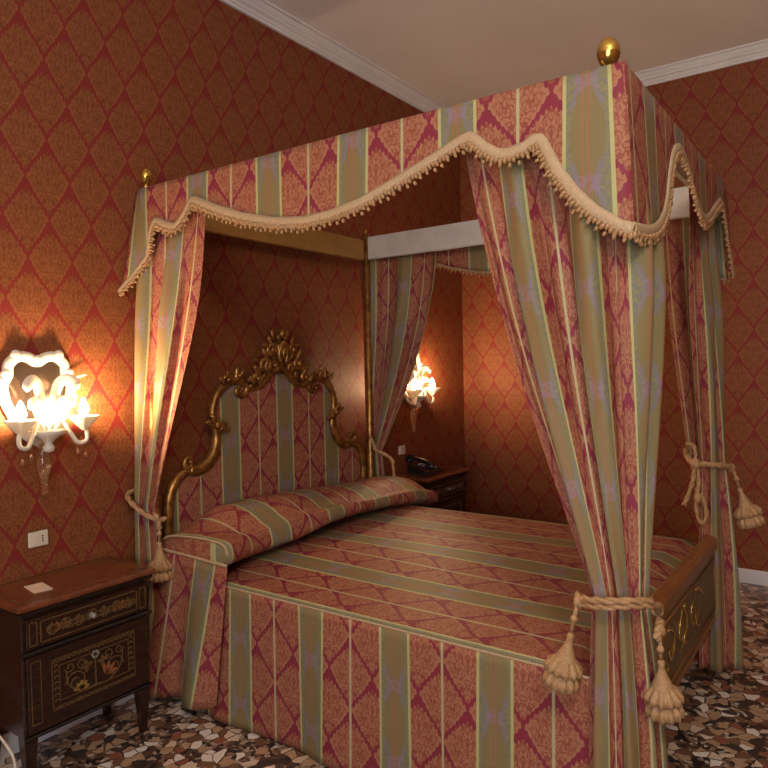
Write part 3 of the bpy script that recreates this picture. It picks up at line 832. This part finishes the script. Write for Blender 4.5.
# things on and around the nightstands
m = MB(); m.box((0, 0, 0), (.062, .105, .0012)); m.box((0, .0, .0012), (.062, .104, .0022))
o = m.build('card', 'paper', flat=True); o.location = (-.622, -.228, .6358); o.rotation_euler = (0, 0, -.16)
tag(o, 'small cream paper card lying on the marquetry nightstand', 'card')
def outlet(x, z, label):
    r = thing('wall_outlet', label, 'outlet', (x, 0, z), 'ivory wall outlets')
    MB().bbox((x-.038, -.010, z-.030), (x+.038, 0, z+.030), .004).build('plate', 'plate', r, flat=True)
    MB().bbox((x-.024, -.013, z-.020), (x-.002, -.009, z+.020), .002).build('rocker', 'plate', r, flat=True)
    m = MB()
    for dz in (-.010, .0, .010): m.lathe([(.003, 0), (.003, .0015), (0, .0015)], (x+.014, -.0095, z+dz), 8, axis=(0, -1, 0))
    m.build('socket_hole', 'black', r)
outlet(-.485, .765, 'ivory wall outlet above the marquetry nightstand under the bright wall light')
outlet(1.99, .815, 'small ivory wall outlet above the telephone')
ph = thing('telephone', 'black desk telephone on the far nightstand', 'telephone', (2.03, -.17, .666))
m = MB(); px0, px1, py0, py1, pz = 1.93, 2.12, -.255, -.085, .6665
m.add([(px0, py0, pz), (px1, py0, pz), (px1, py1, pz), (px0, py1, pz), (px0, py0+.004, pz+.022), (px1, py0+.004, pz+.022), (px1, py1-.004, pz+.062), (px0, py1-.004, pz+.062)], [[0, 3, 2, 1], [4, 5, 6, 7], [0, 1, 5, 4], [1, 2, 6, 5], [2, 3, 7, 6], [3, 0, 4, 7]])
pb = m.build('base', 'black', ph, flat=True)
m = MB()
for i in range(3):
    for j in range(4):
        yy = py0+.035+j*.028; zz = pz+.024+(yy-py0)/(py1-py0)*.040
        m.bbox((2.01+i*.030, yy, zz), (2.03+i*.030, yy+.018, zz+.008), .002)
m.build('keypad', 'grey', pb, flat=True)
m = MB(); m.tube(cr([(1.955, -.265, .722), (1.955, -.25, .742), (1.955, -.17, .766), (1.955, -.09, .775), (1.955, -.075, .758)], 6), lambda t: .020+.006*abs(cos(pi*t)), 10, .8)
m.blob((1.955, -.245, .726), (.030, .028, .026)); m.blob((1.955, -.092, .756), (.030, .028, .024)); m.build('handset', 'black', ph)
m = MB(); P = []
for k in range(120):
    t_ = k/119; a = k*.9; P.append((1.935-.07*sin(pi*t_)+.007*cos(a), -.262-.02*t_*(1-t_)*4+.18*t_*t_*.0, .700-.022*t_+.007*sin(a)))
m.tube(P, .0025, 5); m.build('coiled_cord', 'black', ph)
m = MB(); m.tube(cr([(-.765, -.02, .30), (-.775, -.12, .27), (-.775, -.33, .205), (-.768, -.36, .14), (-.778, -.37, .06), (-.82, -.36, .006), (-.95, -.25, .006)], 10), .0045, 8)
tag(m.build('power_cord', 'plate'), 'pale power cord hanging beside the marquetry nightstand at the picture edge', 'cord')

# ------------------------------------------------------------------ wall lights
def sconce(X, label):
    Z = 1.20
    r = thing('wall_light', label, 'wall light', (X, 0, Z), 'glass wall lights')
    # shaped mirror frame
    out = [(0, .232), (.035, .250), (.075, .250), (.105, .222), (.110, .185), (.128, .150), (.122, .095), (.098, .040), (.070, -.010), (.035, -.050), (0, -.065)]
    full = out+[(-x, z) for x, z in reversed(out[1:-1])]
    P = cr([(X+x, -.022, Z+z) for x, z in full], 5, True); P.append(P[0])
    fr = MB(); fr.tube(P, .020, 10, .7)
    for x, z in full[::2]: fr.blob((X+x*1.08, -.030, Z+.09+(z-.09)*1.06), (.020, .013, .018))
    for s in (1, -1):
        fr.tube(cr([(X+s*.118, -.03, Z+.165), (X+s*.150, -.035, Z+.172), (X+s*.185, -.04, Z+.180)], 5), lambda t: .009*(1-.75*t), 6)
    frame_o = fr.build('mirror_frame', 'glass', r)
    poly = [(X+x*.93, Z+.09+(z-.09)*.93) for x, z in full]
    MB().prism(poly, -.014, -.004).build('mirror', 'mirror', r, flat=True)
    # bowl, stem and drop
    MB().lathe([(0, -.02), (.016, -.015), (.020, .0), (.012, .015), (.022, .028), (.050, .045), (.060, .062), (.052, .066), (.020, .05), (.012, .075), (.016, .10), (.008, .12), (0, .125)], (X, -.085, Z-.085), 18, .08, 9).build('bowl', 'glass', r)
    MB().lathe([(0, -.20), (.010, -.19), (.014, -.175), (.008, -.16), (.014, -.14), (.022, -.10), (.026, -.07), (.016, -.03), (.018, .0)], (X, -.045, Z-.075), 14).build('drop_finial', 'amber', r)
    # curled leaves
    for dx, y0, hgt, cl in ((-.026, -.075, .165, -.058), (.026, -.075, .165, .058), (-.040, -.07, .085, -.030), (.040, -.07, .085, .030)):
        m = MB()
        Q = cr([(X+dx*.4, y0, Z-.03), (X+dx*.75, y0-.012, Z+hgt*.45), (X+dx+cl*.25, y0-.02, Z+hgt*.9), (X+dx+cl*.75, y0-.04, Z+hgt), (X+dx+cl*1.15, y0-.05, Z+hgt*.90), (X+dx+cl*1.0, y0-.05, Z+hgt*.80)], 6)
        m.tube(Q, lambda t: .007+.014*sin(pi*min(1, t*.75+.12)), 8, .45, up=(0, 1, 0)); m.build('leaf', 'glass', r)
    for s in (1, -1):
        bx, by = X+s*.118, -.125
        m = MB(); m.tube(cr([(X+s*.015, -.09, Z-.03), (X+s*.045, -.10, Z+.012), (X+s*.070, -.11, Z-.035), (X+s*.095, -.12, Z-.075), (X+s*.125, -.125, Z-.068), (X+s*.128, -.125, Z-.035), (bx, by, Z-.020)], 6), .0085, 8)
        arm = m.build('arm', 'glass', r)
        MB().lathe([(.008, -.030), (.014, -.024), (.032, -.006), (.052, .018), (.058, .026), (.052, .021), (.030, .002), (.010, -.006)], (bx, by, Z), 20, .10, 6).build('drip_pan', 'glass', arm)
        MB().lathe([(.011, -.01), (.011, .022), (.0, .023)], (bx, by, Z), 10).build('candle_sleeve', 'glass', arm)
        MB().lathe([(.0, .022), (.012, .025), (.018, .042), (.017, .056), (.011, .074), (.005, .088), (0, .094)], (bx, by, Z), 10).build('bulb', 'bulb', arm)
        m = MB()
        for k, (dx, dz) in enumerate(((.0, -.02), (-.03, -.005))):
            m.tube([(bx+s*dx, by, Z-.062+dz), (bx+s*dx, by, Z-.095+dz)], .0012, 5); m.blob((bx+s*dx, by, Z-.105+dz), (.007, .007, .012))
        m.build('glass_drop', 'amber', arm)
sconce(-.475, 'glowing milky glass wall light with mirror back above the marquetry nightstand')
sconce(2.085, 'glowing glass wall light partly behind the curtain, above the telephone')
